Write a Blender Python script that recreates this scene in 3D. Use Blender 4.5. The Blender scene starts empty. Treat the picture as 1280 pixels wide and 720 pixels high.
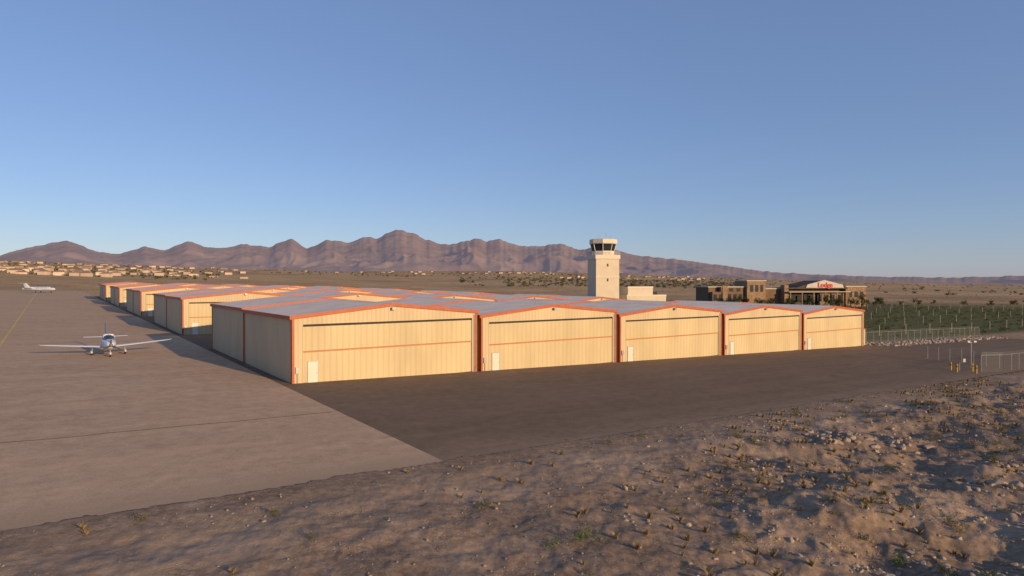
import bpy, math, random
import numpy as np
from mathutils import Vector, Matrix
random.seed(7); rng=np.random.default_rng(7)
scn=bpy.context.scene
scn.view_settings.view_transform='Standard'
try: scn.view_settings.look='None'
except: pass
scn.view_settings.exposure=0
COL=scn.collection
TH=math.radians(35.68); C,S_=math.cos(TH),math.sin(TH)
AX,AY=-20.4,59.7
def SD(s,d): return (AX+C*s-S_*d, AY+S_*s+C*d)

# ---------------- noise
def _h(ix,iy,seed):
    n=(ix.astype(np.int64)*374761393+iy.astype(np.int64)*668265263+seed*1442695041)&0xffffffff
    n=((n^(n>>13))*1274126177)&0xffffffff
    n=(n^(n>>16))&0xffffffff
    return n/4294967295.0
def vnoise(x,y,seed=0):
    x=np.asarray(x,float); y=np.asarray(y,float)
    x0=np.floor(x);y0=np.floor(y);fx=x-x0;fy=y-y0
    fx=fx*fx*fx*(fx*(fx*6-15)+10);fy=fy*fy*fy*(fy*(fy*6-15)+10)
    a=_h(x0,y0,seed);b=_h(x0+1,y0,seed);c=_h(x0,y0+1,seed);d=_h(x0+1,y0+1,seed)
    return (a*(1-fx)+b*fx)*(1-fy)+(c*(1-fx)+d*fx)*fy
def fbm(x,y,seed=0,o=4):
    t=0;a=.5
    for i in range(o):
        t=t+a*(vnoise(x,y,seed+i*17)-.5); x=x*2.03+5.1;y=y*2.03-3.7;a*=.5
    return t*2
def ridged(x,y,seed=0,o=5):
    t=0;a=.5
    for i in range(o):
        n=1-np.abs(2*vnoise(x,y,seed+i*13)-1); t=t+a*n*n; x=x*2.1+3.3;y=y*2.1+1.7;a*=.5
    return t
def sst(a,b,x):
    t=np.clip((x-a)/(b-a),0,1); return t*t*(3-2*t)
def plane(x,y): return -.02528*x-.00824*y
RECTS=[(-170,-1,-30.1,420),(-1,113,-30.1,300),(113,172,-30.1,-3)]
def inside(x,y):
    dx=x-AX;dy=y-AY; s=C*dx+S_*dy; d=-S_*dx+C*dy
    r=-1e9
    for a,b,c,e in RECTS:
        r=np.maximum(r,np.minimum(np.minimum(s-a,b-s),np.minimum(d-c,e-d)))
    # neighbouring paved rectangles share an edge: treat them as one surface
    r=np.maximum(r,np.minimum(np.minimum(s+12,12-s),np.minimum(d+30.1,300-d)))
    r=np.maximum(r,np.minimum(np.minimum(s-100,126-s),np.minimum(d+30.1,-3-d)))
    return r
def terrain(x,y):
    x=np.asarray(x,float);y=np.asarray(y,float)
    p=plane(x,y); q=np.minimum(p+4.5,0)
    p=np.where(p<-4.5,-4.5-(1-np.exp(q)),p); p=np.minimum(p,25)
    r=np.hypot(x,y); ang=np.degrees(np.arctan2(x,y))
    k=np.interp(ang,[-180,-80,-45,-35,0,17,35,180],[0,.01,.026,.024,.027,.014,0,0])
    dr=np.clip(r-520,0,2600); z=p+k*dr*dr/(dr+200)
    z=z+fbm(x/420,y/420,3)*7*sst(600,2200,r)
    ins=inside(x,y); near=1-sst(70,110,r)
    ins2=ins+near*(.9*fbm(x/2.6,y/2.6,71)+.45*fbm(x/.7,y/.7,72,3))
    sink=np.minimum(sst(-.05,.45,ins2),sst(.02,.35,ins))
    e=sst(.05,1.2,-ins)
    z=z+.018*near-.012*(1-near)-(.15+.018*near)*sink
    z=z+(1-sink)*(.010+.05*e)*fbm(x/1.6,y/1.6,11)+e*.03*fbm(x/.45,y/.45,12,3)
    m=sst(2,16,x-.2*(y-30))*sst(1.5,9,-ins)*(1-sst(90,160,r))
    z=z+m*(.85*fbm(x/7.5,y/7.5,21)+.34*fbm(x/2.4,y/2.4,22)+.22*np.maximum(0,fbm(x/.7,y/.7,23,3)))
    m2=sst(.5,5,-ins)*(1-sst(90,160,r))
    z=z+m2*(.18*fbm(x/4,y/4,25)+.09*fbm(x/1.0,y/1.0,26))
    return z
def T(x,y): return float(terrain(np.array([x]),np.array([y]))[0])

# ---------------- mesh helpers
def link(o,parent=None):
    COL.objects.link(o)
    if parent: o.parent=parent
    return o
def empty(name,loc=(0,0,0),rot=0,scale=(1,1,1)):
    e=bpy.data.objects.new(name,None); e.empty_display_size=.5
    e.location=loc; e.rotation_euler=(0,0,rot); e.scale=scale
    return link(e)
def mkmesh(name,V,F,mat,smooth=False):
    me=bpy.data.meshes.new(name)
    me.from_pydata([tuple(v) for v in V],[],[tuple(f) for f in F])
    me.materials.append(mat)
    if smooth: me.shade_smooth()
    me.update(); return me
def fast(name,V,F,mat,smooth=False):
    V=np.asarray(V,np.float32);F=np.asarray(F,np.int32);n=F.shape[1]
    me=bpy.data.meshes.new(name)
    me.vertices.add(len(V)); me.vertices.foreach_set('co',V.ravel())
    me.loops.add(F.size); me.loops.foreach_set('vertex_index',F.ravel())
    me.polygons.add(len(F)); me.polygons.foreach_set('loop_start',np.arange(0,F.size,n,dtype=np.int32))
    try: me.polygons.foreach_set('loop_total',np.full(len(F),n,np.int32))
    except: pass
    me.update(calc_edges=True); me.validate()
    me.materials.append(mat)
    if smooth: me.shade_smooth()
    return me
def obj(name,me,parent=None,loc=(0,0,0),rot=(0,0,0)):
    o=bpy.data.objects.new(name,me); o.location=loc;o.rotation_euler=rot
    return link(o,parent)
class MB:
    def __init__(s): s.v=[];s.f=[]
    def add(s,V,F):
        b=len(s.v); s.v+= [tuple(v) for v in V]; s.f+=[tuple(i+b for i in f) for f in F]
    def box(s,x0,x1,y0,y1,z0,z1):
        s.add([(x0,y0,z0),(x1,y0,z0),(x1,y1,z0),(x0,y1,z0),(x0,y0,z1),(x1,y0,z1),(x1,y1,z1),(x0,y1,z1)],
          [(0,3,2,1),(4,5,6,7),(0,1,5,4),(1,2,6,5),(2,3,7,6),(3,0,4,7)])
    def prism(s,poly,y0,y1):  # poly in xz CCW seen from -y
        n=len(poly); V=[(x,y0,z) for x,z in poly]+[(x,y1,z) for x,z in poly]
        F=[tuple(range(n)),tuple(range(2*n-1,n-1,-1))]+[(i,i+n,(i+1)%n+n,(i+1)%n) for i in range(n)]
        s.add(V,F)
    def beam(s,a,b,w,h):
        a=Vector(a);b=Vector(b);d=(b-a).normalized()
        up=Vector((0,0,1)) if abs(d.z)<.9 else Vector((1,0,0))
        r=d.cross(up).normalized();u=r.cross(d)
        V=[]
        for p in (a,b):
            for i,j in ((-1,-1),(1,-1),(1,1),(-1,1)): V.append(p+r*i*w/2+u*j*h/2)
        s.add(V,[(0,1,2,3),(7,6,5,4),(0,4,5,1),(1,5,6,2),(2,6,7,3),(3,7,4,0)])
    def cyl(s,a,b,r0,r1=None,n=10):
        r1=r0 if r1 is None else r1
        a=Vector(a);b=Vector(b);d=(b-a).normalized()
        up=Vector((0,0,1)) if abs(d.z)<.9 else Vector((1,0,0))
        r=d.cross(up).normalized();u=r.cross(d);V=[]
        for p,R in ((a,r0),(b,r1)):
            for i in range(n):
                t=2*math.pi*i/n; V.append(p+r*math.cos(t)*R+u*math.sin(t)*R)
        s.add(V,[tuple(range(n)),tuple(range(2*n-1,n-1,-1))]+[(i,i+n,(i+1)%n+n,(i+1)%n) for i in range(n)])
    def loft(s,rings):
        n=len(rings[0]);V=[p for r in rings for p in r];F=[]
        for k in range(len(rings)-1):
            for i in range(n):
                a=k*n+i;b=k*n+(i+1)%n; F.append((a,b,b+n,a+n))
        F.append(tuple(range(n-1,-1,-1)));F.append(tuple(range((len(rings)-1)*n,len(rings)*n)))
        s.add(V,F)
    def obj(s,name,mat,parent=None,smooth=False,**k):
        me=mkmesh(name,s.v,s.f,mat,False)
        if smooth:
            me.shade_smooth()
            try: me.set_sharp_from_angle(angle=math.radians(40))
            except: pass
        return obj(name,me,parent,**k)
    def mesh(s,name,mat): return mkmesh(name,s.v,s.f,mat)

# ---------------- materials
def newmat(name):
    m=bpy.data.materials.new(name); m.use_nodes=True
    nt=m.node_tree; b=nt.nodes['Principled BSDF']; return m,nt,b
def noise(nt,vec,scale,detail=4,rough=.55):
    n=nt.nodes.new('ShaderNodeTexNoise'); n.inputs['Scale'].default_value=scale
    n.inputs['Detail'].default_value=detail;n.inputs['Roughness'].default_value=rough
    nt.links.new(vec,n.inputs['Vector']); return n.outputs['Fac']
def ramp(nt,fac,stops):
    r=nt.nodes.new('ShaderNodeValToRGB'); e=r.color_ramp.elements
    e[0].position=stops[0][0];e[0].color=(*stops[0][1],1)
    e[1].position=stops[-1][0];e[1].color=(*stops[-1][1],1)
    for p,c in stops[1:-1]:
        x=e.new(p);x.color=(*c,1)
    nt.links.new(fac,r.inputs['Fac']); return r.outputs['Color']
def mix(nt,fac,a,b,mode='MIX'):
    m=nt.nodes.new('ShaderNodeMix'); m.data_type='RGBA'; m.blend_type=mode
    for sock,v in ((m.inputs[0],fac),(m.inputs[6],a),(m.inputs[7],b)):
        if isinstance(v,bpy.types.NodeSocket): nt.links.new(v,sock)
        elif isinstance(v,(tuple,list)): sock.default_value=(*v,1) if len(v)==3 else v
        else: sock.default_value=v
    return m.outputs[2]
def math_(nt,op,a,b=None,c=None):
    m=nt.nodes.new('ShaderNodeMath'); m.operation=op
    for i,v in enumerate((a,b,c)):
        if v is None: continue
        if isinstance(v,bpy.types.NodeSocket): nt.links.new(v,m.inputs[i])
        else: m.inputs[i].default_value=v
    return m.outputs[0]
def bump(nt,b,h,strength,dist):
    n=nt.nodes.new('ShaderNodeBump'); n.inputs['Strength'].default_value=strength
    n.inputs['Distance'].default_value=dist; nt.links.new(h,n.inputs['Height'])
    nt.links.new(n.outputs[0],b.inputs['Normal'])
def vec(nt,kind='Object'):
    if kind=='Pos': return nt.nodes.new('ShaderNodeNewGeometry').outputs['Position']
    return nt.nodes.new('ShaderNodeTexCoord').outputs[kind]
def mapv(nt,v,scale):
    m=nt.nodes.new('ShaderNodeMapping'); m.inputs['Scale'].default_value=scale
    nt.links.new(v,m.inputs['Vector']); return m.outputs[0]
def simple(name,col,rough=.6,metal=0,var=.15,sc=1.5,kind='Object',spec=.3):
    m,nt,b=newmat(name); v=vec(nt,kind); f=noise(nt,v,sc,5)
    lo=tuple(c*(1-var) for c in col);hi=tuple(min(1,c*(1+var)) for c in col)
    nt.links.new(ramp(nt,f,[(.3,lo),(.7,hi)]),b.inputs['Base Color'])
    b.inputs['Roughness'].default_value=rough;b.inputs['Metallic'].default_value=metal
    b.inputs['Specular IOR Level'].default_value=spec
    return m
def ribbed(name,col,pitch=.45,var=.1,axis=(1,1,0),rough=.55,strength=.6,spec=.25,rib=.22):
    m,nt,b=newmat(name); v=vec(nt,'Object')
    d=nt.nodes.new('ShaderNodeVectorMath'); d.operation='DOT_PRODUCT'
    nt.links.new(v,d.inputs[0]); d.inputs[1].default_value=axis
    s=math_(nt,'SINE',math_(nt,'MULTIPLY',d.outputs['Value'],2*math.pi/pitch))
    h=math_(nt,'POWER',math_(nt,'MULTIPLY_ADD',s,.5,.5),4)
    bump(nt,b,h,strength,.03)
    oi=nt.nodes.new('ShaderNodeObjectInfo')
    p=vec(nt,'Pos')
    f=noise(nt,mapv(nt,p,(.35,.35,.12)),1,5)
    lo=tuple(c*(1-var) for c in col);hi=tuple(min(1,c*(1+var)) for c in col)
    c=ramp(nt,f,[(.3,lo),(.7,hi)])
    c=mix(nt,math_(nt,'MULTIPLY',h,rib),c,tuple(x*.55 for x in col))
    f2=noise(nt,mapv(nt,p,(2.5,2.5,.15)),1,4)
    c=mix(nt,math_(nt,'MULTIPLY',ramp(nt,f2,[(.5,(0,0,0)),(.8,(1,1,1))]),.15),c,tuple(x*.6 for x in col))
    c=mix(nt,math_(nt,'MULTIPLY',oi.outputs['Random'],.12),c,tuple(x*.7 for x in col))
    nt.links.new(c,b.inputs['Base Color']); b.inputs['Roughness'].default_value=rough
    b.inputs['Specular IOR Level'].default_value=spec
    return m
M_wall=ribbed('cream_metal_siding',(.56,.44,.275))
M_door=ribbed('hangar_door_panel',(.57,.455,.265),pitch=.6)
M_roof=ribbed('roof_metal',(.84,.70,.58),pitch=1.0,axis=(0,1,0),var=.12,rough=.85,strength=.3,spec=.03,rib=.3)
M_trim=simple('rust_red_trim',(.42,.11,.045),.5,var=.12)
M_stripe=simple('orange_stripe',(.50,.20,.07),.5,var=.1)
M_white=simple('white_paint',(.64,.60,.51),.4,var=.05)
M_dark=simple('dark_paint_gap_shade',(.05,.045,.04),.8)  # painted-in recess shade behind the doors, also plain dark parts
M_grey=simple('galvanized_steel',(.35,.35,.35),.5,.4)
M_yellow=simple('yellow_road_paint',(.62,.42,.08),.7,var=.25,sc=1.2)
M_ypaint=simple('yellow_safety_paint',(.48,.28,.04),.5)
M_stucco=simple('tower_stucco',(.60,.51,.385),.85,var=.06,sc=.6)
M_stucco2=simple('tower_band',(.66,.58,.46),.8,var=.05)
def glass(name,col):
    m,nt,b=newmat(name); v=vec(nt); f=noise(nt,v,1.0,2)
    nt.links.new(ramp(nt,f,[(.3,col),(.7,tuple(c*1.5 for c in col))]),b.inputs['Base Color'])
    b.inputs['Roughness'].default_value=.06; b.inputs['Specular IOR Level'].default_value=.8; return m
M_glass=glass('dark_glass',(.02,.025,.03))

# pavement
def pavement(name,c1,c2,seam):
    m,nt,b=newmat(name); v=vec(nt)
    f=noise(nt,v,.07,6,.6); f2=noise(nt,mapv(nt,v,(.04,.6,1)),1,5,.65); f3=noise(nt,v,9,4,.7)
    f5=noise(nt,v,1.1,5,.7)
    c=ramp(nt,f,[(.3,c1),(.7,c2)])
    c=mix(nt,ramp(nt,f2,[(.35,(0,0,0)),(.65,(.6,.6,.6))]),c,tuple(x*.72 for x in c1))
    c=mix(nt,.22,c,ramp(nt,f3,[(.3,tuple(x*.4 for x in c1)),(.7,tuple(min(1,x*1.8) for x in c2))]))
    c=mix(nt,.25,c,ramp(nt,f5,[(.3,tuple(x*.6 for x in c1)),(.7,tuple(min(1,x*1.3) for x in c2))]))
    f4=noise(nt,v,.35,3,.5)
    c=mix(nt,math_(nt,'MULTIPLY',ramp(nt,f4,[(.62,(0,0,0)),(.75,(1,1,1))]),.28),c,tuple(x*.5 for x in c1))
    vo=nt.nodes.new('ShaderNodeTexVoronoi'); vo.feature='DISTANCE_TO_EDGE'; vo.inputs['Scale'].default_value=.06
    w=nt.nodes.new('ShaderNodeVectorMath'); w.operation='MULTIPLY_ADD'
    nz=nt.nodes.new('ShaderNodeTexNoise'); nz.inputs['Scale'].default_value=.25; nt.links.new(v,nz.inputs['Vector'])
    nt.links.new(nz.outputs['Color'],w.inputs[0]); w.inputs[1].default_value=(8,8,0); nt.links.new(v,w.inputs[2])
    nt.links.new(w.outputs[0],vo.inputs['Vector'])
    cr=ramp(nt,vo.outputs['Distance'],[(.0,(1,1,1)),(.004,(0,0,0))])
    c=mix(nt,math_(nt,'MULTIPLY',cr,seam),c,tuple(x*.35 for x in c1))
    sp=nt.nodes.new('ShaderNodeSeparateXYZ'); nt.links.new(v,sp.inputs[0])
    edge=math_(nt,'ADD',math_(nt,'MULTIPLY',math_(nt,'ADD',sp.outputs[1],30.1),-.28),math_(nt,'MULTIPLY_ADD',f5,1.6,.0))
    du=nt.nodes.new('ShaderNodeClamp'); nt.links.new(edge,du.inputs[0])
    c=mix(nt,math_(nt,'MULTIPLY',du.outputs[0],.6),c,(.30,.22,.155))
    nt.links.new(c,b.inputs['Base Color']); b.inputs['Roughness'].default_value=.95
    b.inputs['Specular IOR Level'].default_value=.04
    bump(nt,b,f3,.35,.012); return m
M_apron=pavement('weathered_apron_asphalt',(.46,.31,.20),(.58,.405,.27),.15)
M_asph=pavement('dark_asphalt',(.165,.118,.080),(.240,.172,.120),.15)
M_tar=simple('tar_crack_sealer',(.19,.135,.10),.8)

# ground
def ground_mat():
    m,nt,b=newmat('desert_soil'); p=vec(nt,'Pos')
    a=nt.nodes.new('ShaderNodeAttribute'); a.attribute_name='zone'
    sep=nt.nodes.new('ShaderNodeSeparateColor'); nt.links.new(a.outputs['Color'],sep.inputs[0])
    veg,far,rub=sep.outputs[0],sep.outputs[1],sep.outputs[2]
    f=noise(nt,p,.16,7,.62); f2=noise(nt,p,2.6,6,.7); f3=noise(nt,p,16,4,.7)
    c=ramp(nt,f,[(.30,(.16,.110,.075)),(.5,(.275,.190,.130)),(.68,(.48,.345,.24))])
    c=mix(nt,.45,c,ramp(nt,f2,[(.34,(.095,.066,.045)),(.5,(.265,.188,.130)),(.68,(.47,.35,.25))]))
    vo=nt.nodes.new('ShaderNodeTexVoronoi'); vo.inputs['Scale'].default_value=6; nt.links.new(p,vo.inputs['Vector'])
    peb=ramp(nt,vo.outputs['Distance'],[(.12,(1,1,1)),(.30,(0,0,0))])
    gate=ramp(nt,noise(nt,p,.5,4,.7),[(.45,(0,0,0)),(.60,(1,1,1))])
    pg=math_(nt,'MULTIPLY',peb,gate)
    c=mix(nt,math_(nt,'MULTIPLY',pg,.55),c,(.52,.42,.32))
    f6=noise(nt,p,5.5,3,.6)
    c=mix(nt,math_(nt,'MULTIPLY',ramp(nt,f6,[(.55,(0,0,0)),(.68,(.6,.6,.6))]),gate),c,(.10,.072,.05))
    # pale compacted track parallel to the pavement edge
    dn=nt.nodes.new('ShaderNodeVectorMath'); dn.operation='DOT_PRODUCT'; nt.links.new(p,dn.inputs[0]); dn.inputs[1].default_value=(-S_,C,0)
    dd=math_(nt,'ADD',dn.outputs['Value'],-(-S_*AX+C*AY)+34.5)
    tr_=math_(nt,'SUBTRACT',1.0,math_(nt,'MULTIPLY',math_(nt,'ABSOLUTE',math_(nt,'ADD',dd,math_(nt,'MULTIPLY_ADD',f,5,-2.5))),.32))
    cl=nt.nodes.new('ShaderNodeClamp'); nt.links.new(tr_,cl.inputs[0])
    c=mix(nt,math_(nt,'MULTIPLY',cl.outputs[0],.4),c,(.44,.32,.225))
    ff=noise(nt,mapv(nt,p,(.006,.006,.006)),1,7,.6); ff2=noise(nt,p,.045,5,.7)
    fc=ramp(nt,ff,[(.3,(.31,.20,.105)),(.5,(.48,.315,.165)),(.7,(.58,.395,.22))])
    fc=mix(nt,ramp(nt,ff2,[(.45,(0,0,0)),(.65,(.5,.5,.5))]),fc,(.20,.15,.08))
    c=mix(nt,far,c,fc)
    vc=ramp(nt,noise(nt,p,.4,5,.7),[(.35,(.075,.085,.03)),(.6,(.15,.14,.06)),(.75,(.26,.21,.12))])
    c=mix(nt,veg,c,vc)
    nt.links.new(c,b.inputs['Base Color']); b.inputs['Roughness'].default_value=.95
    b.inputs['Specular IOR Level'].default_value=.04
    h=math_(nt,'ADD',math_(nt,'MULTIPLY',f2,.7),math_(nt,'ADD',math_(nt,'MULTIPLY',f3,.3),math_(nt,'MULTIPLY',pg,.35)))
    bump(nt,b,h,.6,.09)
    return m
M_ground=ground_mat()

# ---------------- ground mesh
az=np.concatenate([np.linspace(-180,-56,60,endpoint=False),np.linspace(-56,56,1000),np.linspace(56,180,60,endpoint=False)[1:]])
rr=np.concatenate([[1.0,4,8],np.exp(np.linspace(math.log(12),math.log(90),330)),np.exp(np.linspace(math.log(90),math.log(14000),260))[1:]])
A,R=np.meshgrid(np.radians(az),rr)
X=R*np.sin(A);Y=R*np.cos(A);Z=terrain(X,Y)
nr,na=X.shape
V=np.stack([X,Y,Z],-1).reshape(-1,3)
i,j=np.meshgrid(np.arange(nr-1),np.arange(na),indexing='ij')
j2=(j+1)%na
F=np.stack([i*na+j,(i+1)*na+j,(i+1)*na+j2,i*na+j2],-1).reshape(-1,4)[:, ::-1]
me=fast('ground',V,F,M_ground,True)
x,y=V[:,0],V[:,1]; dx=x-AX;dy=y-AY; s=C*dx+S_*dy; d=-S_*dx+C*dy; r=np.hypot(x,y)
veg=sst(110,116,s)*sst(3,8,d)*(1-sst(420,620,r)); far=sst(130,330,r)
colr=np.stack([veg,far,np.zeros_like(veg),np.ones_like(veg)],-1).astype(np.float32)
at=me.color_attributes.new('zone','FLOAT_COLOR','POINT'); at.data.foreach_set('color',colr.ravel())
obj('ground',me)

# ---------------- mountains
tab=[(-85,200),(-60,300),(-45,260),(-38.5,224),(-36.7,290),(-34.6,352),(-32.8,255),(-31.3,240),(-29.7,318),(-28.3,300),(-26.7,366),(-25.2,310),(-24.1,318),(-22.4,362),(-20.6,335),(-18.8,412),(-17.6,338),(-16.2,400),(-14.2,395),(-12.9,445),(-11.8,440),(-10.2,525),(-8.5,480),(-6.4,372),(-5.0,395),(-3.5,450),(-2.3,405),(-1.2,432),(1.4,360),(4.3,398),(6,340),(7.6,365),(10.5,279),(14.6,220),(17.9,163),(21.7,103),(26.4,68),(30.8,48),(34.8,44),(38.5,56),(45,90),(60,140),(85,160)]
ta=np.array([t[0] for t in tab]);tz=np.array([t[1] for t in tab])
az=np.linspace(-80,80,1700); tt=np.linspace(0,1.75,190)
A,Tt=np.meshgrid(az,tt)
foot=3300; crest=6500
R=foot+(crest-foot)*Tt
X=R*np.sin(np.radians(A));Y=R*np.cos(np.radians(A))
H=np.interp(A,ta,tz); H=H*(1+.06*fbm(A/1.3,A*0+1,31,4))+9*fbm(A/.4,A*0,33,3)
base=terrain(foot*np.sin(np.radians(A)),foot*np.cos(np.radians(A)))-8
wx=X+260*fbm(X/700,Y/700,61); wy=Y+260*fbm(X/700,Y/700,62)
rn=ridged(wx/900,wy/1300,41,4); rn2=ridged(wx/330,wy/480,47,3)
Tc=np.clip(Tt,0,1); env=np.sin(np.clip(Tt,0,1)*math.pi)
Sx=np.where(Tt<1,Tc**2.1,np.clip(1-(Tt-1)*1.3,0,1))
Z=base+(H-base)*Sx+(H-base)*env*(.80*(rn-.40)+.16*(rn2-.45))*(1-.2*Tc)
Z=np.maximum(Z,base-10*Tt)
cap=9.5+(H-9.5)*(R/crest)*(.93)
Z=np.where((Tt<.97)&(Z>cap),cap-(Z-cap)*.5,Z)
Z=Z+np.where(Tt>.1,3*fbm(X/140,Y/140,51,3),0)*sst(20,200,H)
V=np.stack([X,Y,Z],-1).reshape(-1,3); nr,na=X.shape
i,j=np.meshgrid(np.arange(nr-1),np.arange(na-1),indexing='ij')
F=np.stack([i*na+j,(i+1)*na+j,(i+1)*na+j+1,i*na+j+1],-1).reshape(-1,4)[:, ::-1]
m,nt,b=newmat('mountain_rock_haze'); p=vec(nt,'Pos')
f=noise(nt,mapv(nt,p,(.0022,.0022,.006)),1,5,.55)
f2=noise(nt,p,.018,4,.55)
c=ramp(nt,f,[(.3,(.125,.085,.066)),(.5,(.175,.118,.088)),(.7,(.235,.165,.12))])
c=mix(nt,.25,c,ramp(nt,f2,[(.35,(.11,.078,.062)),(.65,(.23,.168,.13))]))
nt.links.new(c,b.inputs['Base Color']); b.inputs['Roughness'].default_value=1
b.inputs['Specular IOR Level'].default_value=0
b.inputs['Emission Color'].default_value=(.52,.46,.60,1); b.inputs['Emission Strength'].default_value=.19  # even emission paints aerial haze onto the rock; the slopes do not glow
bump(nt,b,f2,.15,8)
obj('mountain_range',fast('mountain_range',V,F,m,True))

# ---------------- pavements
def sheet(name,rect,mat,off,parent=None):
    s0,s1,d0,d1=rect
    P=[]
    for q in ((s0,d0),(s1,d0),(s1,d1),(s0,d1)):
        x,y=SD(*q); P.append((q[0],q[1],plane(x,y)+off))
    return obj(name,mkmesh(name,P,[(0,1,2,3)],mat),parent,loc=(AX,AY,0),rot=(0,0,TH))
sheet('apron_pavement',(-170,-1,-30.1,420),M_apron,0)
P=[(-1,-30.1),(113,-30.1),(113,300),(-1,300),(172,-30.1),(172,-3),(113,-3)]
Vv=[(a,b_,plane(*SD(a,b_))) for a,b_ in P]
obj('asphalt_taxilane',mkmesh('asphalt_taxilane',Vv,[(0,1,6,2,3),(1,4,5,6)],M_asph),None,loc=(AX,AY,0),rot=(0,0,TH))
sheet('taxi_centerline_marking',(-23.75,-23.45,-30,400),M_yellow,.006)
def polystrip(mb,pts,w,off):
    for k in range(len(pts)-1):
        (a,b_),(c_,d_)=pts[k],pts[k+1]
        L=math.hypot(c_-a,d_-b_); nx,ny=-(d_-b_)/L*w/2,(c_-a)/L*w/2
        q=[(a-nx,b_-ny),(c_-nx,d_-ny),(c_+nx,d_+ny),(a+nx,b_+ny)]
        mb.add([(u,v,plane(*SD(u,v))+off) for u,v in q],[(0,1,2,3)])
mb=MB()
def wob(a,b_,n,amp):
    out=[]
    for k in range(n+1):
        t=k/n; out.append((a[0]+(b_[0]-a[0])*t+random.uniform(-amp,amp),a[1]+(b_[1]-a[1])*t+random.uniform(-amp,amp)))
    return out
for a,b_,w in (((-60,-14),(-1.5,-14.5),.16),((-80,14),(-1.5,12),.08),((-90,48),(-1.2,50),.1),((-90,95),(-1.2,94),.12),((-1,-12),(112,-13),.07)):
    polystrip(mb,wob(a,b_,34,.16),w,.008)
mb.obj('tar_crack_seal',M_tar,loc=(AX,AY,0),rot=(0,0,TH))

# ---------------- hangars
W,D,EH,RH=20.0,17.8,6.35,7.35
def hangar_parts():
    P={}
    w=MB()
    dl,dr_,dh=.95,W-.55,5.65
    base=-1.2
    w.box(0,dl,0,.25,base,EH-.003); w.box(dr_,W,0,.25,base,EH-.003)
    yt=lambda x: EH+(RH-EH)*(1-abs(x-W/2)/(W/2))
    w.prism([(dl,dh),(dr_,dh),(dr_,yt(dr_)),(W/2,RH),(dl,yt(dl))],0,.25)
    w.prism([(0,EH-.003),(dl,EH-.003),(dl,yt(dl))],0.001,.249)
    w.prism([(dr_,EH-.003),(W,EH-.003),(dr_,yt(dr_))],0.001,.249)
    w.box(0,.2,.25,D,base,EH); w.box(W-.2,W,.25,D,base,EH)
    w.prism([(.2,base),(W-.2,base),(W-.2,yt(.2)),(W/2,RH),(.2,yt(.2))],D-.2,D-.003)
    P['walls']=(w.mesh('hangar_walls',M_wall))
    r=MB()
    for sg in (0,1):
        a=[(-.18,EH-.018),(W/2,RH),(W/2,RH+.12),(-.18,EH+.10)]
        if sg: a=[(W-x,z) for x,z in a][::-1]
        r.prism(a,-.10,D+.02)
    P['roof']=r.mesh('hangar_roof',M_roof)
    rc=MB(); rc.prism([(W/2-.25,RH+.10),(W/2+.25,RH+.10),(W/2,RH+.17)],-.08,D)
    P['ridge_cap']=rc.mesh('ridge_cap',M_roof)
    t=MB()
    for yy0,yy1 in ((-.16,-.102),(D+.022,D+.07)):
        for sg in (0,1):
            a=[(-.22,EH-.20),(W/2,RH-.18),(W/2,RH+.16),(-.22,EH+.14)]
            if sg: a=[(W-x,z) for x,z in a][::-1]
            t.prism(a,yy0,yy1)
    t.box(-.24,-.182,-.10,D+.02,EH-.22,EH+.14); t.box(W+.182,W+.24,-.10,D+.02,EH-.22,EH+.14)
    for x0,x1 in ((-.05,.22),(W-.22,W+.05)):
        t.box(x0,x1,-.05,-.002,-1,EH-.15)
    t.box(-.055,-.002,-.05,.2,-1,EH-.22);t.box(W+.002,W+.055,-.05,.2,-1,EH-.22)
    t.box(-.055,-.002,D-.25,D,-1,EH-.22);t.box(W+.002,W+.055,D-.25,D,-1,EH-.22)
    P['trim']=t.mesh('hangar_trim',M_trim)
    dd=MB()
    dd.box(dl+.1,dr_-.1,.10,.20,-.25,3.0); dd.box(dl+.1,dr_-.1,.07,.17,3.14,dh-.22)
    P['bifold_door']=dd.mesh('bifold_door',M_door)
    st=MB(); st.box(dl+.08,dr_-.08,.05,.2,3.0,3.12)
    P['door_stripe']=st.mesh('door_stripe',M_stripe)
    g=MB(); g.box(dl,dr_,.252,.30,-.3,dh+.1)  # dark backing sheet, its colour stands in for the shadow in the door recess
    P['door_gap_shade']=g.mesh('door_gap_shade',M_dark)
    fr=MB(); fr.box(dl,dl+.07,-.02,.09,-.2,dh-.001); fr.box(dr_-.07,dr_,-.02,.09,-.2,dh-.001); 
    P['door_frame']=fr.mesh('door_frame',M_wall)
    h=MB(); h.box(1.5,2.4,.045,.098,.05,2.1)
    P['man_door']=h.mesh('man_door',M_white)
    h=MB(); h.box(1.44,1.498,.03,.097,.05,2.16);h.box(2.402,2.46,.03,.097,.05,2.16);h.box(1.498,2.402,.03,.097,2.102,2.16)
    h.box(2.26,2.34,.0,.044,1.0,1.08)
    h.box(W/2-.2,W/2+.2,-.38,-.165,RH-.55,RH-.28)
    h.box(.3,.62,-.14,-.004,1.1,1.7); h.cyl((.46,-.06,-.4),(.46,-.06,1.1),.03,n=6)
    h.cyl((W-.35,-.07,-.6),(W-.35,-.07,EH-.3),.05,n=6)
    P['fittings']=h.mesh('door_hardware',M_grey)
    return P
HP=hangar_parts()
starts=[0,20.85,42.5,64.6,86.4]; wd=[20.3,21.0,21.4,21.2,20.8]
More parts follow.
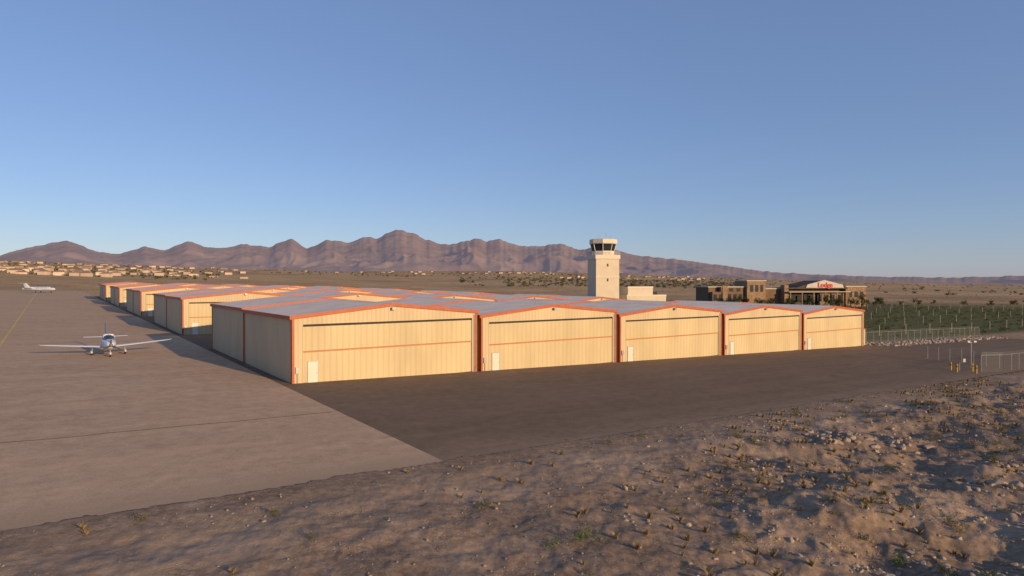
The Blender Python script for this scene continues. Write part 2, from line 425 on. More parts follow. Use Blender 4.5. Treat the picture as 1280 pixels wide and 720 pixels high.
def hangar(s0,w_,d0,flip):
    cs=s0+w_/2; cd=d0+D/2
    z=.5*(plane(*SD(cs,cd))+plane(*SD(cs,d0)))
    if not flip: lx,ly=SD(s0,d0); rot=TH
    else: lx,ly=SD(s0+w_,d0+D); rot=TH+math.pi
    e=empty('aircraft_hangar',(lx,ly,z+.02),rot,(w_/W,1,1))
    for k,meh in HP.items(): obj(k,meh,e)
    return e
for bi,d0 in enumerate((0,60.5,120.5,180.5,240.5)):
    for ci in range(5):
        hangar(starts[ci],wd[ci],d0,False)
        hangar(starts[ci],wd[ci],d0+18.1,True)
x,y=SD(107.6,1.0); e=empty('storage_annex',(x,y,plane(*SD(108,6))),TH)
mb=MB(); mb.prism([(0,-1),(2.4,-1),(2.4,2.9),(0,3.7)],0,9); mb.obj('walls',M_wall,e)
mb=MB(); mb.prism([(0,3.71),(2.6,2.84),(2.6,2.96),(0,3.84)],-.15,9.15); mb.obj('roof',M_trim,e)
mb=MB(); mb.box(.7,1.6,-.05,-.003,0,2.1); mb.obj('door',M_white,e)

# ---------------- control tower
def ngon(n,r,z,rot=0,cx=0,cy=0): return [(cx+r*math.cos(2*math.pi*k/n+rot),cy+r*math.sin(2*math.pi*k/n+rot),z) for k in range(n)]
tx,ty=31.4,222
e=empty('control_tower',(tx,ty,T(tx,ty)),math.radians(13))
hw=4.15
mb=MB(); mb.box(-hw,hw,-hw,hw,-1,20.6); mb.obj('shaft',M_stucco,e)
mb=MB(); mb.box(-hw-.3,hw+.3,-hw-.3,hw+.3,19.8,21.2);mb.box(-hw-.12,hw+.12,-hw-.12,hw+.12,13.6,13.9);mb.obj('cornice',M_stucco2,e)
mb=MB(); q=math.pi/8
mb.loft([ngon(8,3.7,21.2,q),ngon(8,3.75,22.6,q)]); mb.obj('cab_base',M_stucco2,e)
mb=MB(); mb.loft([ngon(8,3.7,22.6,q),ngon(8,4.35,25.0,q)]); mb.obj('cab_windows',M_glass,e)
mb=MB(); mb.loft([ngon(8,4.6,25.0,q),ngon(8,4.75,25.2,q),ngon(8,4.7,26.5,q),ngon(8,4.2,26.7,q)])
mb.obj('cab_roof',M_stucco2,e)
mb=MB()
for k in range(8):
    a=ngon(8,3.74,22.6,q)[k];b_=ngon(8,4.4,25.0,q)[k]; mb.beam(a,b_,.16,.16)
mb.obj('mullions',M_white,e)
mb=MB()
for k in range(4):
    cs=[(-1,-1),(1,-1),(1,1),(-1,1)]; a=cs[k];b_=cs[(k+1)%4]
    for zz in (21.75,22.25): mb.beam((a[0]*4.3,a[1]*4.3,zz),(b_[0]*4.3,b_[1]*4.3,zz),.06,.06)
    for t in np.linspace(0,1,7)[:-1]:
        px=a[0]*4.3+(b_[0]-a[0])*4.3*t;py=a[1]*4.3+(b_[1]-a[1])*4.3*t; mb.beam((px,py,21.2),(px,py,22.25),.06,.06)
mb.cyl((1,0,26.7),(1,0,29),.05,n=6);mb.cyl((-1.5,1,26.7),(-1.5,1,28.4),.04,n=6);mb.cyl((2.2,-1,26.7),(2.2,-1,28),.04,n=6)
mb.obj('railing_and_antennas',M_grey,e)
mb=MB()
for zz in (12.2,17.2): mb.box(-.3,.3,-hw-.02,-hw-.004,zz,zz+1.0)
mb.obj('slit_windows',M_glass,e)
e=empty('airport_office',(44.8,226,T(44.8,226)),math.radians(13))
mb=MB(); mb.box(-6.5,8.0,-4,7,-1,7.8); mb.box(-5.3,4.0,-2,6,7.8,10.6); mb.obj('walls',M_stucco,e)
mb=MB(); mb.box(-6.6,8.1,-4.1,-4.004,7.4,8.0);mb.box(-5.4,4.1,-2.1,-2.004,10.3,10.85);mb.obj('parapet',M_stucco2,e)
mb=MB(); 
for k in range(5): mb.box(-5.5+k*2.7,-4.3+k*2.7,-4.03,-4.004,4.2,5.6)
mb.box(4.6,6.6,0,2,7.802,9.0); mb.obj('windows_and_units',M_glass,e)

# ---------------- lodge restaurant
M_brown=simple('brown_stucco',(.17,.105,.065),.85,var=.15,sc=.3)
M_stone=simple('stone_veneer',(.26,.17,.105),.9,var=.4,sc=1.2)
M_br2=simple('dark_timber',(.085,.055,.038),.8,var=.2,sc=.4)
M_fascia=simple('light_metal_roof',(.50,.44,.38),.6,var=.1,sc=.5)
M_red=simple('red_sign_letter',(.55,.03,.02),.5,var=.05)
rx,ry=163,382
e=empty('lodge_restaurant',(rx,ry,T(rx,ry)+1.0),math.radians(10))
mb=MB(); mb.box(-50,-27,0,16,-2,10.6); mb.box(-49,-40,-3,-.01,-2,8); mb.box(-15,-1,2,18,-2,9.5);mb.obj('wing_walls',M_brown,e)
mb=MB(); mb.box(-26.9,-15.1,-2,12,-2,14.2); mb.box(36.6,50,-3,14,-2,10.8); mb.box(20,36.5,-2.2,10,-2,7.6);mb.box(-43,-40,-3.6,-3.02,-2,11.6); mb.box(-3,-.4,-2,1.9,-2,12);mb.obj('stone_blocks',M_stone,e)
mb=MB(); mb.box(-.3,36,0,16,-2,9.6); mb.obj('hall_walls',M_br2,e)
mb=MB(); mb.prism([(2,9.62),(38,9.62),(36,11.6),(22,14.6),(8,11.6)],-3,16);mb.prism([(-2,9.61),(8,9.61),(8,10.8),(0,10.2)],-2.6,15); mb.obj('hall_roof',M_br2,e)
mb=MB(); mb.prism([(10,10.3),(35,10.3),(34,12.2),(22,14.9),(11,12.2)],-3.5,-3.02); mb.box(-50.4,-26.95,-.4,16.4,10.6,11.1);mb.box(36.2,50.4,-3.4,14.4,10.8,11.3);mb.box(-27.2,-14.8,-2.3,12.3,14.2,14.7);mb.box(-15,-3.05,1.7,18.3,9.5,10)
mb.box(-2,38,-5.5,-2.3,7.7,8.1); mb.obj('fascia',M_fascia,e)
mb=MB()
for k in range(6): mb.box(-48.5+k*3.5,-46.3+k*3.5,-.04 if k>2 else -3.04,-.005 if k>2 else -3.005,3,6.6)
for k in range(4): mb.box(-46+k*4.5,-43.5+k*4.5,-.03,-.005,8.2,10)
for k in range(8): mb.box(1+k*4.3,4+k*4.3,-2.26,-2.21,2.2,6.2)
for k in range(3): mb.box(-25+k*3.2,-23+k*3.2,-2.04,-2.004,8,12)
for k in range(3): mb.box(38.5+k*3.8,40.8+k*3.8,-3.04,-3.004,4.5,8)
mb.obj('windows',M_glass,e)
mb=MB()
for k in range(6): mb.box(-1.5+k*7.6,-.9+k*7.6,-5.3,-4.8,-2,7.7)
mb.obj('porch_posts',M_stone,e)
cu=bpy.data.curves.new('sign_text','FONT'); cu.body='Lodge'; cu.size=4.0; cu.extrude=.12; cu.align_x='CENTER';cu.offset=.06
to=bpy.data.objects.new('tmp',cu); COL.objects.link(to); bpy.context.view_layer.update()
sm=bpy.data.meshes.new_from_object(to.evaluated_get(bpy.context.evaluated_depsgraph_get())); sm.materials.clear(); sm.materials.append(M_red)
bpy.data.objects.remove(to)
obj('sign_letters',sm,e,loc=(22.5,-3.75,10.7),rot=(math.pi/2,0,0))

# ---------------- foliage templates
def leafcloud(n,fn,size,up=0.3):
    c=fn(n); a=rng.normal(size=(n,3)); a/=np.linalg.norm(a,axis=1)[:,None]
    b_=np.cross(a,rng.normal(size=(n,3))); b_/=np.linalg.norm(b_,axis=1)[:,None]
    sz=size*rng.uniform(.5,1.3,(n,1))
    V=np.stack([c-a*sz,c-b_*sz*.5,c+a*sz,c+b_*sz*.5],1).reshape(-1,3)
    F=np.arange(4*n).reshape(-1,4); return V,F
def ball(n):
    p=rng.normal(size=(n,3)); p/=np.linalg.norm(p,axis=1)[:,None]; return p*rng.uniform(.35,1,(n,1))
def shrub_tpl(n,leaf):
    def fn(n):
        k=rng.integers(0,7,n); cc=rng.uniform(-.55,.55,(7,3)); cc[:,2]=rng.uniform(.15,.5,7)
        p=ball(n)*rng.uniform(.3,.5,(7,1))[k]+cc[k]; p[:,2]=np.abs(p[:,2]); return p
    return leafcloud(n,fn,leaf)
def tuft_tpl(n):
    t=rng.uniform(0,2*np.pi,n); l=rng.uniform(.4,1,n); tip=np.stack([np.cos(t)*l*.6,np.sin(t)*l*.6,l*.8],1)
    b0=rng.uniform(-.12,.12,(n,3)); b0[:,2]=0; w=np.stack([-np.sin(t),np.cos(t),0*t],1)*.03
    mid=b0+(tip-b0)*.55; mid[:,2]+=.08
    V=np.stack([b0-w,mid-w,tip,b0+w],1).reshape(-1,3); return V,np.arange(4*n).reshape(-1,4)
def scatter(tpls,pts,sizes,zs=None,sink=0.0,flat=None):
    VV=[];FF=[];o=0
    zz=terrain(pts[:,0],pts[:,1]) if zs is None else zs
    for k in range(len(pts)):
        Vt,Ft=tpls[k%len(tpls)]; a=random.uniform(0,6.283); ca,sa=math.cos(a),math.sin(a)
        s3=np.array([1,1,1])*sizes[k]
        if flat: s3=s3*np.array([random.uniform(*flat[0]),random.uniform(*flat[0]),random.uniform(*flat[1])])
        v=Vt*s3; v=np.stack([v[:,0]*ca-v[:,1]*sa,v[:,0]*sa+v[:,1]*ca,v[:,2]],1)+np.array([pts[k,0],pts[k,1],zz[k]-sink*sizes[k]])
        VV.append(v);FF.append(Ft+o);o+=len(v)
    return np.concatenate(VV),np.concatenate(FF)
def foliage(name,c1,c2,sc=1.5):
    m,nt,b=newmat(name); p=vec(nt,'Pos'); f=noise(nt,p,sc,4)
    nt.links.new(ramp(nt,f,[(.35,c1),(.65,c2)]),b.inputs['Base Color']); b.inputs['Roughness'].default_value=.8
    b.inputs['Specular IOR Level'].default_value=.15
    return m
M_scrub=foliage('creosote_scrub',(.06,.065,.022),(.17,.15,.055))
M_dry=foliage('dry_grass',(.20,.14,.06),(.38,.27,.13))
M_green=foliage('green_shrub_leaf',(.05,.085,.018),(.12,.18,.035),4)
M_tree=foliage('tree_leaf',(.025,.035,.014),(.07,.085,.03),.8)
M_field=foliage('field_foliage',(.04,.052,.018),(.11,.12,.045),.3)
M_bark=simple('bark',(.12,.085,.06),.9)
sh=[shrub_tpl(260,.06) for _ in range(4)]
sh_lo=[shrub_tpl(50,.14) for _ in range(4)]
tf=[tuft_tpl(46) for _ in range(4)]

def pick(n,f):
    # vectorised rejection sampling over the unpaved foreground
    out=[];tot=0
    while tot<n:
        x=rng.uniform(-25,55,20000);y=rng.uniform(14,75,20000)
        ok=(rng.random(20000)<f(x,y))&(inside(x,y)<-.4)
        out.append(np.stack([x[ok],y[ok]],1)); tot+=int(ok.sum())
    return np.concatenate(out)[:n]
def rocky(x,y): return sst(0,14,x-.12*(y-30))
def clump(x,y,sd): return vnoise(x/3.2,y/3.2,sd)
pts=pick(1500,lambda x,y:(.10+rocky(x,y))*np.maximum(0,clump(x,y,5)-.35)*2)
V,F=scatter(tf,pts,rng.uniform(.12,.42,len(pts)),sink=.05)
obj('dry_grass_tufts',fast('dry_grass_tufts',V,F,M_dry))
pts=pick(420,lambda x,y:(.05+rocky(x,y))*np.maximum(0,clump(x,y,9)-.45)*3)
V,F=scatter(sh,pts,rng.uniform(.18,.55,len(pts)),sink=.05)
obj('desert_scrub',fast('desert_scrub',V,F,M_scrub))
big=[(2.83,24.0,.75,0),(9.2,25.3,.6,1),(22.1,50.5,.9,1),(20.0,45.0,.7,2),(1.4,23.6,.5,0),(14.6,24.0,.6,0),(-1.2,27.6,.55,1),(29.8,41.2,.7,2),(18.2,26.3,.6,2),(34.5,55.4,.8,1),(12.7,32.2,.5,1),(16.3,21.7,.6,0),(-.4,31.5,.4,2),(7.2,27.8,.5,1)]
for (bx,by,sz,k) in big:
    V,F=scatter([sh[random.randrange(4)]],np.array([(bx,by)]),np.array([sz]),sink=.08)
    V[:,0]-=bx;V[:,1]-=by; z0=V[:,2].min(); V[:,2]-=z0
    obj('desert_shrub',fast('desert_shrub',V,F,(M_green,M_scrub,M_dry)[k]),loc=(bx,by,z0))

# ---------------- rocks
def ico(sub,seed):
    import bmesh
    bm=bmesh.new(); bmesh.ops.create_icosphere(bm,subdivisions=sub,radius=1)
    V=np.array([v.co[:] for v in bm.verts]);F=np.array([[v.index for v in f.verts] for f in bm.faces]);bm.free()
    nn=rng.normal(size=(9,3));nn/=np.linalg.norm(nn,axis=1)[:,None];dd=rng.uniform(.4,.85,9)
    for a,dv in zip(nn,dd):
        t=V@a; ex=np.maximum(t-dv,0); V=V-ex[:,None]*a
    V=V*(1+rng.normal(size=(len(V),1))*.03)
    return V,F
rk3=[ico(3,k) for k in range(6)]; rk1=[ico(1,k) for k in range(6)]; rk2=[ico(2,k) for k in range(6)]
def rockmat(name,a,b_):
    m,nt,b=newmat(name); p=vec(nt,'Pos'); f=noise(nt,p,1.3,5,.7);f2=noise(nt,p,14,4,.7)
    c=mix(nt,.35,ramp(nt,f,[(.3,a),(.7,b_)]),ramp(nt,f2,[(.3,tuple(x*.5 for x in a)),(.7,b_)]))
    nt.links.new(c,b.inputs['Base Color']); b.inputs['Roughness'].default_value=.95;b.inputs['Specular IOR Level'].default_value=.1
    bump(nt,b,f2,.5,.03); return m
M_rock=rockmat('limestone_rock',(.28,.21,.155),(.47,.38,.295))
M_peb=rockmat('gravel_stone',(.20,.15,.11),(.42,.33,.25))
piles=[(21.5,43.0,3.2,60,.26),(24.0,42.0,2.2,34,.30),(13.2,34.0,.9,14,.20),(24.3,33.8,1.2,10,.32),(25.0,32.2,1.2,12,.28),(12.9,23.6,1.4,36,.15),(15.2,24.0,1.2,26,.16),(10.6,25.6,.6,5,.24),(25.8,29.0,2.2,40,.2),(17.3,22.6,1.6,40,.14),(24,37,3,26,.16),(5.0,26.4,.6,8,.12),(30,36,3,26,.2),(20.5,26.5,2.5,34,.15)]
for (cx,cy,rad,n,sz) in piles:
    q=rng.normal(size=(n,2))*rad*.5; q[:,0]*=1.5
    sizes=sz*np.minimum(np.exp(rng.normal(size=n)*.45-.35),1.35)
    V,F=scatter(rk3,q+np.array([cx,cy]),sizes,sink=-.05,flat=((.7,1.25),(.45,.8)))
    z0=float(V[:,2].min()); V=V-np.array([cx,cy,z0])
    obj('rock_pile',fast('rock_pile',V,F,M_rock),loc=(cx,cy,z0))
pts=pick(13000,lambda x,y:(.25+rocky(x,y)*.75)*(.12+np.maximum(0,clump(x,y,15)-.25)*1.6)*np.where(y<45,1.0,.35))
sz=np.minimum(.027*np.exp(rng.normal(size=len(pts))*.6),.12)
V,F=scatter(rk1,pts,sz,sink=-.15,flat=((.7,1.3),(.5,.9)))
obj('gravel',fast('gravel',V,F,M_peb))
pts=pick(600,lambda x,y:(.03+rocky(x,y))*(.06+np.maximum(0,clump(x,y,33)-.35)*2))
V,F=scatter(rk2,pts,np.minimum(.095*np.exp(rng.normal(size=len(pts))*.42),.24),sink=-.1,flat=((.7,1.3),(.5,.85)))
obj('scattered_stones',fast('scattered_stones',V,F,M_rock))
q=np.array([SD(random.uniform(110,172),random.gauss(0,1.3)) for _ in range(900)])
V,F=scatter(rk1,q,rng.uniform(.18,.5,900),sink=-.1,flat=((.8,1.3),(.5,.9)))
obj('riprap_stones',fast('riprap_stones',V,F,M_rock))

# ---------------- fences
m,nt,b=newmat('chain_link'); tr=nt.nodes.new('ShaderNodeBsdfTransparent'); mx=nt.nodes.new('ShaderNodeMixShader')
b.inputs['Base Color'].default_value=(.32,.31,.29,1); b.inputs['Metallic'].default_value=.4;b.inputs['Roughness'].default_value=.5
v=vec(nt,'Pos'); nn=noise(nt,v,30,1); nt.links.new(math_(nt,'MULTIPLY_ADD',nn,.08,.05),mx.inputs[0])
nt.links.new(tr.outputs[0],mx.inputs[1]);nt.links.new(b.outputs[0],mx.inputs[2]);nt.links.new(mx.outputs[0],nt.nodes['Material Output'].inputs[0])
M_chain=m
def fence(name,pts,h=2.3,sp=3.0):
    x0,y0=pts[0]; z0=T(x0,y0); e=empty(name,(x0,y0,z0)); mb=MB();ml=MB()
    for k in range(len(pts)-1):
        a=Vector(pts[k]);b_=Vector(pts[k+1]);n=max(1,int((b_-a).length/sp))
        prev=None
        for i in range(n+1):
            q=a+(b_-a)*i/n; z=T(q.x,q.y)-z0; P=(q.x-x0,q.y-y0,z)
            mb.cyl((P[0],P[1],z-.3),(P[0],P[1],z+h),.04,n=6)
            if prev:
                mb.beam((prev[0],prev[1],prev[2]+h-.05),(P[0],P[1],z+h-.05),.04,.04)
                ml.add([(prev[0],prev[1],prev[2]),(P[0],P[1],z),(P[0],P[1],z+h-.06),(prev[0],prev[1],prev[2]+h-.06)],[(0,1,2,3)])
                for w_ in (.12,.26): mb.beam((prev[0],prev[1],prev[2]+h+w_),(P[0],P[1],z+h+w_),.015,.015)
            prev=P
    mb.obj('posts_and_rails',M_grey,e); ml.obj('chain_link_mesh',M_chain,e)
fence('chain_link_fence',[SD(110.5,2.5),SD(172,2.8)])
fence('chain_link_fence',[SD(80,-28),SD(84,-29.2),SD(172,-29.4)],2.4,2.8)
fence('chain_link_fence',[SD(112,30),SD(112,150)],2.2,6)
fence('vehicle_gate',[SD(88,-27.5),SD(92,-17)],2.2,1.8)
for q in ((76.5,-26.5),(78.2,-25.2),(79.5,-27.2),(77.2,-28.4)):
    x,y=SD(*q); e=empty('bollard',(x,y,T(x,y)+.1))
    mb=MB(); mb.cyl((0,0,-.3),(0,0,1.05),.11,n=12); mb.cyl((0,0,1.05),(0,0,1.13),.11,.05,n=12); mb.obj('pipe',M_ypaint,e,smooth=True)
    mb=MB(); mb.cyl((0,0,.7),(0,0,.82),.114,n=12); mb.obj('band',M_dark,e)
x,y=SD(79,-25.9); e=empty('gate_keypad_post',(x,y,T(x,y)+.1))
mb=MB(); mb.cyl((0,0,-.3),(0,0,1.3),.05,n=8); mb.beam((0,0,1.3),(.3,-.3,1.4),.05,.05); mb.box(.15,.45,-.5,-.25,1.2,1.65); mb.obj('post_and_keypad',M_grey,e)
x,y=SD(84,-25.5); e=empty('security_light_pole',(x,y,T(x,y)+.1))
mb=MB(); mb.cyl((0,0,-.3),(0,0,3.6),.06,.05,n=8); mb.beam((-.4,0,3.55),(.4,0,3.55),.06,.06); mb.obj('pole',M_grey,e)
mb=MB(); mb.box(-.6,-.25,-.2,.1,3.58,3.8);mb.box(.25,.6,-.2,.1,3.58,3.8); mb.obj('lamp_heads',M_grey,e)

# planted field: uneven rows of low shrubs with stakes
q=[]
for d_ in np.arange(10,330,8.0):
    for s_ in np.arange(114,420,3.0 if d_<80 else 4.6):
        x,y=SD(s_+random.uniform(-1.4,1.4),d_+random.uniform(-1.8,1.8))
        if random.random()<.2+1.2*float(vnoise(np.array(x/22),np.array(y/22),81)) and math.hypot(x,y)<520 and x/y<1.0 and x>60 and not (x<225 and y>360) : q.append((x,y))
q=np.array(q); V,F=scatter(sh_lo,q,rng.uniform(.4,1.6,len(q)),sink=.05)
obj('field_shrubs',fast('field_shrubs',V,F,M_field))
mb=MB()
for d_ in np.arange(14,300,24):
    for s_ in np.arange(116,420,14):
        x,y=SD(s_,d_)
        if math.hypot(x,y)<450 and x/y<1.0:
            z=T(x,y); mb.cyl((x,y,z-.2),(x,y,z+2.6),.07,n=5)
mb.obj('field_stakes',simple('weathered_wood_stake',(.40,.36,.29),.8))

# trees
def tree_tpl(h,wd_,n,ls):
    L=[(random.uniform(-.5,.5)*wd_,random.uniform(-.5,.5)*wd_,h*random.uniform(.4,.9),random.uniform(.22,.4)*wd_) for _ in range(9)]
    L=np.array(L)
    def fn(n):
        k=rng.integers(0,9,n); return ball(n)*L[k,3:4]+L[k,:3]
    V,F=leafcloud(n,fn,ls); t=MB(); t.cyl((0,0,-.3),(0,0,h*.45),.2,.13,n=7)
    for l in L[:6]: t.cyl((0,0,h*.4),tuple(l[:3]),.09,.03,n=5)
    return fast('tree_crown',V,F,M_tree),t.mesh('tree_trunk',M_bark)
tp=[tree_tpl(random.uniform(5,7.5),random.uniform(3.6,5),700,.26) for _ in range(4)]
def tree(x,y,sc=1):
    k=random.randrange(4); e=empty('landscape_tree',(x,y,T(x,y)),random.uniform(0,6.28),(sc,)*3)
    obj('crown',tp[k][0],e);obj('trunk',tp[k][1],e)
for k in range(30): tree(115+k*3.4+random.uniform(-1.5,1.5),365+random.uniform(-8,6)+k*.25,random.uniform(.6,1.05))
for k in range(22): tree(219+k*9+random.uniform(-3,3),392+random.uniform(-10,22),random.uniform(.5,.85))

# ---------------- distant suburb
M_h=foliage('house_stucco',(.38,.28,.20),(.64,.52,.41),.02); M_hr=foliage('house_tile_roof',(.22,.14,.095),(.34,.24,.17),.02)
wV=MB();rV=MB()
def house(x,y,sc=1):
    z=T(x,y)-1; a=random.uniform(-.35,.35)+math.radians(15); w_=random.uniform(6,9)*sc;l=random.uniform(5,7)*sc;h=random.choice([4.2,6.8,6.8])*sc
    ca,sa=math.cos(a),math.sin(a)
    P=lambda u,v,ww:(x+u*ca-v*sa,y+u*sa+v*ca,z+ww)
    b0=[P(-w_,-l,-3),P(w_,-l,-3),P(w_,l,-3),P(-w_,l,-3),P(-w_,-l,h),P(w_,-l,h),P(w_,l,h),P(-w_,l,h)]
    wV.add(b0,[(0,1,5,4),(1,2,6,5),(2,3,7,6),(3,0,4,7)])
    o=.6; r0=[P(-w_-o,-l-o,h),P(w_+o,-l-o,h),P(w_+o,l+o,h),P(-w_-o,l+o,h),P(-w_*.5,0,h+2.4*sc),P(w_*.5,0,h+2.4*sc)]
    rV.add(r0,[(0,1,5,4),(1,2,5),(2,3,4,5),(3,0,4),(3,2,1,0)])
for row,(yy,n) in enumerate(((900,30),(980,26),(1100,28),(1230,26),(1380,26),(1550,30),(1750,34),(2000,36),(2300,36))):
    for k in range(n):
        az_=-.98+.58*k/n+random.uniform(-.006,.006)
        if row<2 and az_>-.62: continue
        if random.random()<(.95 if az_<-.5 else .4): house(az_*yy,yy+random.uniform(-22,22),.85)
for k in range(30):
    yy=random.uniform(2100,2900); house(random.uniform(-.45,.05)*yy,yy,.75)
for k in range(45):
    yy=random.uniform(1700,2700); house(random.uniform(.05,.34)*yy,yy,.75)
wV.obj('suburb_houses',M_h); rV.obj('suburb_roofs',M_hr)
bl=[shrub_tpl(60,.2) for _ in range(4)]
q=[];sz=[]
for k in range(1600):
    yy=random.uniform(950,2800); a=random.uniform(-.95,.36)
    if a>-.45 and a<-.08 and (yy<1700 or random.random()<.3): continue
    q.append((a*yy,yy));sz.append(random.uniform(2.5,5.5))
for k in range(350):
    yy=random.uniform(880,1700); a=random.uniform(-.95,-.45); q.append((a*yy,yy));sz.append(random.uniform(2.5,5))
for k in range(420):
    yy=random.uniform(900,1800); a=random.uniform(-.02,.36) ; q.append((a*yy,yy));sz.append(random.uniform(2,5.0))
for k in range(300):
    yy=random.uniform(700,2500); a=random.uniform(.34,.95) ; q.append((a*yy,yy));sz.append(random.uniform(1.5,4))
V,F=scatter(bl,np.array(q),np.array(sz))
obj('distant_trees',fast('distant_trees',V,F,foliage('distant_tree_leaf',(.055,.06,.03),(.12,.12,.055),.01)))
q=[]
for k in range(4200):
    yy=random.uniform(260,1100); a=random.uniform(-.95,.95); q.append((a*yy,yy))
q=np.array(q); ins=inside(q[:,0],q[:,1]); q=q[ins<-3]
V,F=scatter([shrub_tpl(16,.25) for _ in range(3)],q,rng.uniform(.4,1.2,len(q)))
obj('plain_brush',fast('plain_brush',V,F,foliage('plain_brush_leaf',(.12,.10,.05),(.24,.18,.09),.05)))

# ---------------- aircraft
def ring(y,w_,h,zc,n=20,e_=2.3):
    out=[]
    for k in range(n):
        t=2*math.pi*k/n; c_,s_=math.cos(t),math.sin(t)
        out.append((w_*math.copysign(abs(c_)**(2/e_),c_),y,zc+h*math.copysign(abs(s_)**(2/e_),s_)))
    return out[::-1]
AF=[(0,0),(.05,.045),(.2,.075),(.4,.075),(.7,.045),(1,.004),(1,-.004),(.7,-.02),(.4,-.035),(.2,-.04),(.05,-.03)]
def wing(mb,st,vert=False):
    rings=[]
    for (sp,le,ch,z) in st:
        if vert: rings.append([(ch*t*1.0,le-ch*u,sp) for u,t in AF])
        else: rings.append([(sp,le-ch*u,z+ch*t) for u,t in AF])
    mb.loft(rings)
M_ac=simple('aircraft_white_paint',(.60,.62,.69),.25,var=.04,spec=.6); M_acb=simple('aircraft_blue_paint',(.10,.16,.34),.3,var=.08,spec=.6)
M_tire=simple('tire_rubber',(.025,.025,.025),.8)
x,y=SD(-12.4,32.4)
e=empty('propeller_airplane',(x,y,plane(x,y)+.005),TH+math.pi)
mb=MB(); mb.loft([ring(*q_) for q_ in ((4.15,.26,.26,1.45),(3.95,.42,.40,1.43),(3.3,.58,.55,1.40),(2.3,.66,.62,1.40),(1.2,.72,.68,1.42),(0,.72,.66,1.45),(-1.4,.60,.56,1.52),(-2.8,.38,.38,1.64),(-4.2,.18,.24,1.76),(-4.9,.05,.12,1.82))]); mb.obj('fuselage',M_ac,e,smooth=True)
mb=MB(); mb.loft([ring(*q_) for q_ in ((3.25,.590,.12,1.18),(2.3,.675,.12,1.16),(1.2,.735,.12,1.17),(0,.735,.12,1.22),(-1.4,.615,.11,1.36),(-2.8,.395,.08,1.56),(-4.0,.21,.05,1.72))]); mb.obj('blue_livery_stripe',M_acb,e,smooth=True)
mb=MB(); mb.loft([ring(*q_) for q_ in ((2.0,.40,.06,1.98),(1.3,.58,.40,1.98),(.5,.64,.52,1.98),(-.5,.60,.48,1.98),(-1.4,.44,.26,1.98),(-1.9,.2,.06,1.98))]); mb.obj('canopy_glass',M_glass,e,smooth=True)
mb=MB(); mb.loft([ring(*q_) for q_ in ((.75,.50,.10,2.42),(-.4,.50,.12,2.40),(-1.3,.36,.10,2.26),(-2.1,.2,.10,2.05))])
mb.beam((0,1.62,2.15),(0,.8,2.5),.07,.04)
for sg in (-1,1): mb.beam((sg*.62,-.1,1.9),(sg*.52,-.15,2.42),.12,.05); mb.beam((sg*.60,1.0,1.95),(sg*.5,.7,2.42),.06,.05)
mb.obj('cabin_roof',M_ac,e,smooth=True)
mb=MB()
for sg in (-1,1):
    wing(mb,[(sg*.3,1.4,1.95,1.0),(sg*2.0,1.25,1.7,1.12),(sg*6.0,.85,1.1,1.45),(sg*6.7,.65,.6,1.52),(sg*6.85,.45,.3,1.62)])
    wing(mb,[(sg*.05,-3.9,1.0,1.86),(sg*2.4,-4.15,.65,1.9)])
mb.obj('wings_and_tailplane',M_ac,e,smooth=True)
mb=MB(); wing(mb,[(1.7,-2.7,2.1,0),(2.2,-3.6,1.35,0),(3.75,-4.5,.75,0)],True); mb.obj('fin',M_acb,e,smooth=True)
mb=MB()
for (gx_,gy) in ((0,3.1),(-1.75,.35),(1.75,.35)):
    mb.cyl((gx_,gy,.3),(gx_*.92,gy,1.1),.06,n=8)
mb.obj('landing_gear_struts',M_grey,e)
mb=MB()
for (gx_,gy) in ((0,3.1),(-1.75,.35),(1.75,.35)): mb.cyl((gx_-.09,gy,.24),(gx_+.09,gy,.24),.24,n=18)
mb.obj('wheels',M_tire,e,smooth=True)
mb=MB()
for (gx_,gy) in ((0,3.1),(-1.75,.35),(1.75,.35)):
    mb.loft([[(a_+gx_,b__+gy,c_) for a_,b__,c_ in ring(*q_,n=10)] for q_ in ((.42,.05,.06,.36),(.25,.15,.16,.38),(-.1,.16,.17,.40),(-.6,.03,.04,.42))])
mb.obj('wheel_fairings',M_ac,e,smooth=True)
mb=MB(); mb.loft([ring(*q_,n=14,e_=2) for q_ in ((4.75,.02,.02,1.45),(4.6,.12,.12,1.45),(4.35,.2,.2,1.45),(4.16,.23,.23,1.45))]); mb.obj('spinner',M_grey,e,smooth=True)
mb=MB()
for k in range(3):
    t=math.radians(90+120*k); cx_,cz_=math.cos(t),math.sin(t)
    mb.beam((cx_*.15,4.32,1.45+cz_*.15),(cx_*.6,4.34,1.45+cz_*.6),.03,.16); mb.beam((cx_*.6,4.34,1.45+cz_*.6),(cx_*1.0,4.32,1.45+cz_*1.0),.025,.12)
for sg in (-.3,.3): mb.box(sg-.14,sg+.14,4.0,4.02+.0,1.3,1.42)
mb.obj('propeller',M_dark,e)
x,y=-252,344
e=empty('business_jet',(x,y,plane(x,y)),math.radians(-97))
mb=MB(); mb.loft([ring(*q_,n=16,e_=2) for q_ in ((9.3,.1,.1,1.9),(8.8,.45,.42,1.95),(7.5,.85,.85,2.1),(6,1.0,1.0,2.2),(-3,1.0,1.0,2.2),(-6,.7,.75,2.4),(-8.6,.25,.3,2.8))]); mb.obj('fuselage',M_ac,e,smooth=True)
mb=MB()
for sg in (-1,1):
    wing(mb,[(sg*.5,1.5,3.0,1.5),(sg*8,-1.2,1.3,2.0),(sg*8.3,-1.6,.7,2.6)]); wing(mb,[(sg*.05,-8.2,1.6,5.0),(sg*3.1,-9.2,.9,5.05)])
wing(mb,[(2.8,-5.2,3.6,0),(5.1,-8.0,1.9,0)],True); mb.obj('wings_and_tail',M_ac,e,smooth=True)
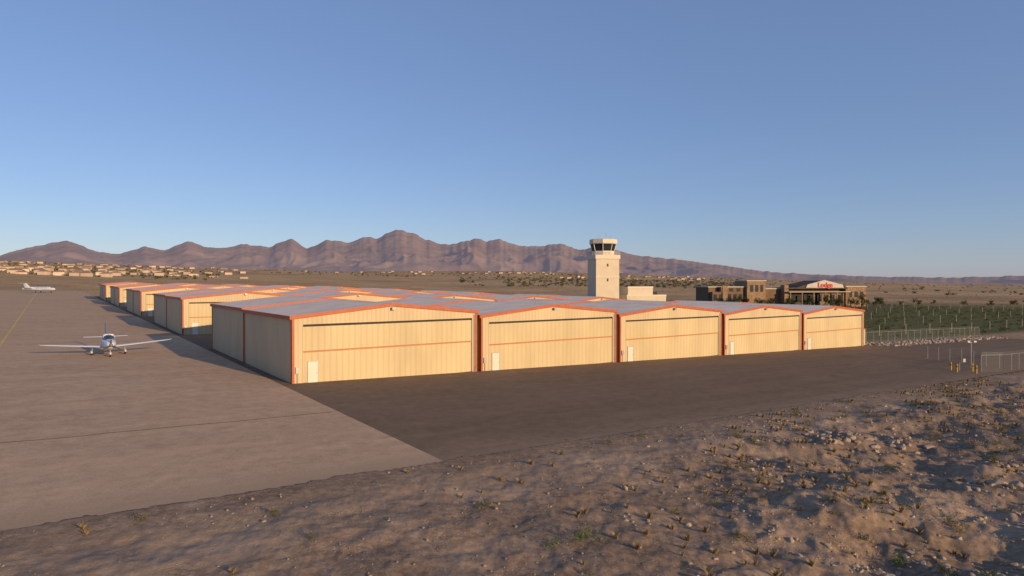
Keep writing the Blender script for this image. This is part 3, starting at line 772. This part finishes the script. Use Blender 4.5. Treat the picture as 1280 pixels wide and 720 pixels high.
mb=MB()
for sg in (-1,1): mb.loft([[(a_+sg*1.5,b__,c_) for a_,b__,c_ in ring(*q_,n=12,e_=2)] for q_ in ((-3,.42,.42,2.7),(-4,.5,.5,2.7),(-5.8,.32,.32,2.7))])
mb.obj('engines',M_ac,e,smooth=True)
mb=MB()
for k in range(6): mb.box(-1.01,1.01,-1+k*1.1,-.6+k*1.1,2.4,2.75)
mb.box(-.7,.7,7.2,7.9,2.5,2.85); mb.obj('windows',M_glass,e)
mb=MB()
for a_,b__ in ((0,6.8),(-1.6,-.8),(1.6,-.8)): mb.cyl((a_,b__,.3),(a_,b__,1.5),.08,n=8); mb.cyl((a_-.15,b__,.32),(a_+.15,b__,.32),.32,n=14)
mb.obj('landing_gear',M_tire,e)

# ---------------- light
el=math.radians(12); hx,hy=.722,-.692
w=bpy.data.worlds.new('World'); scn.world=w; w.use_nodes=True; nt=w.node_tree
bg=nt.nodes['Background']; sk=nt.nodes.new('ShaderNodeTexSky'); sk.sky_type='NISHITA'; sk.sun_disc=False
sk.sun_elevation=el; sk.sun_rotation=math.atan2(hx,hy); sk.altitude=700; sk.air_density=1.0; sk.dust_density=.4; sk.ozone_density=3.4
tint=mix(nt,1.0,sk.outputs[0],(1.14,.98,1.02),'MULTIPLY')
tint=mix(nt,.42,tint,(1.50,2.22,3.95))
nt.links.new(tint,bg.inputs[0]); bg.inputs[1].default_value=.14
L=bpy.data.lights.new('sun','SUN'); L.energy=4.9; L.angle=math.radians(.5); L.color=(1,.71,.40)
lo=bpy.data.objects.new('sun',L); link(lo)
sv=Vector((hx*math.cos(el),hy*math.cos(el),math.sin(el))); lo.rotation_euler=sv.to_track_quat('Z','Y').to_euler(); lo.location=(60,-60,60)

cam=bpy.data.cameras.new('camera'); co=bpy.data.objects.new('camera',cam); link(co)
cam.sensor_width=36; cam.lens=36*806/1280; cam.clip_start=.3; cam.clip_end=30000
co.location=(0,0,9.5); co.rotation_euler=(math.radians(90-.57),0,0); scn.camera=co
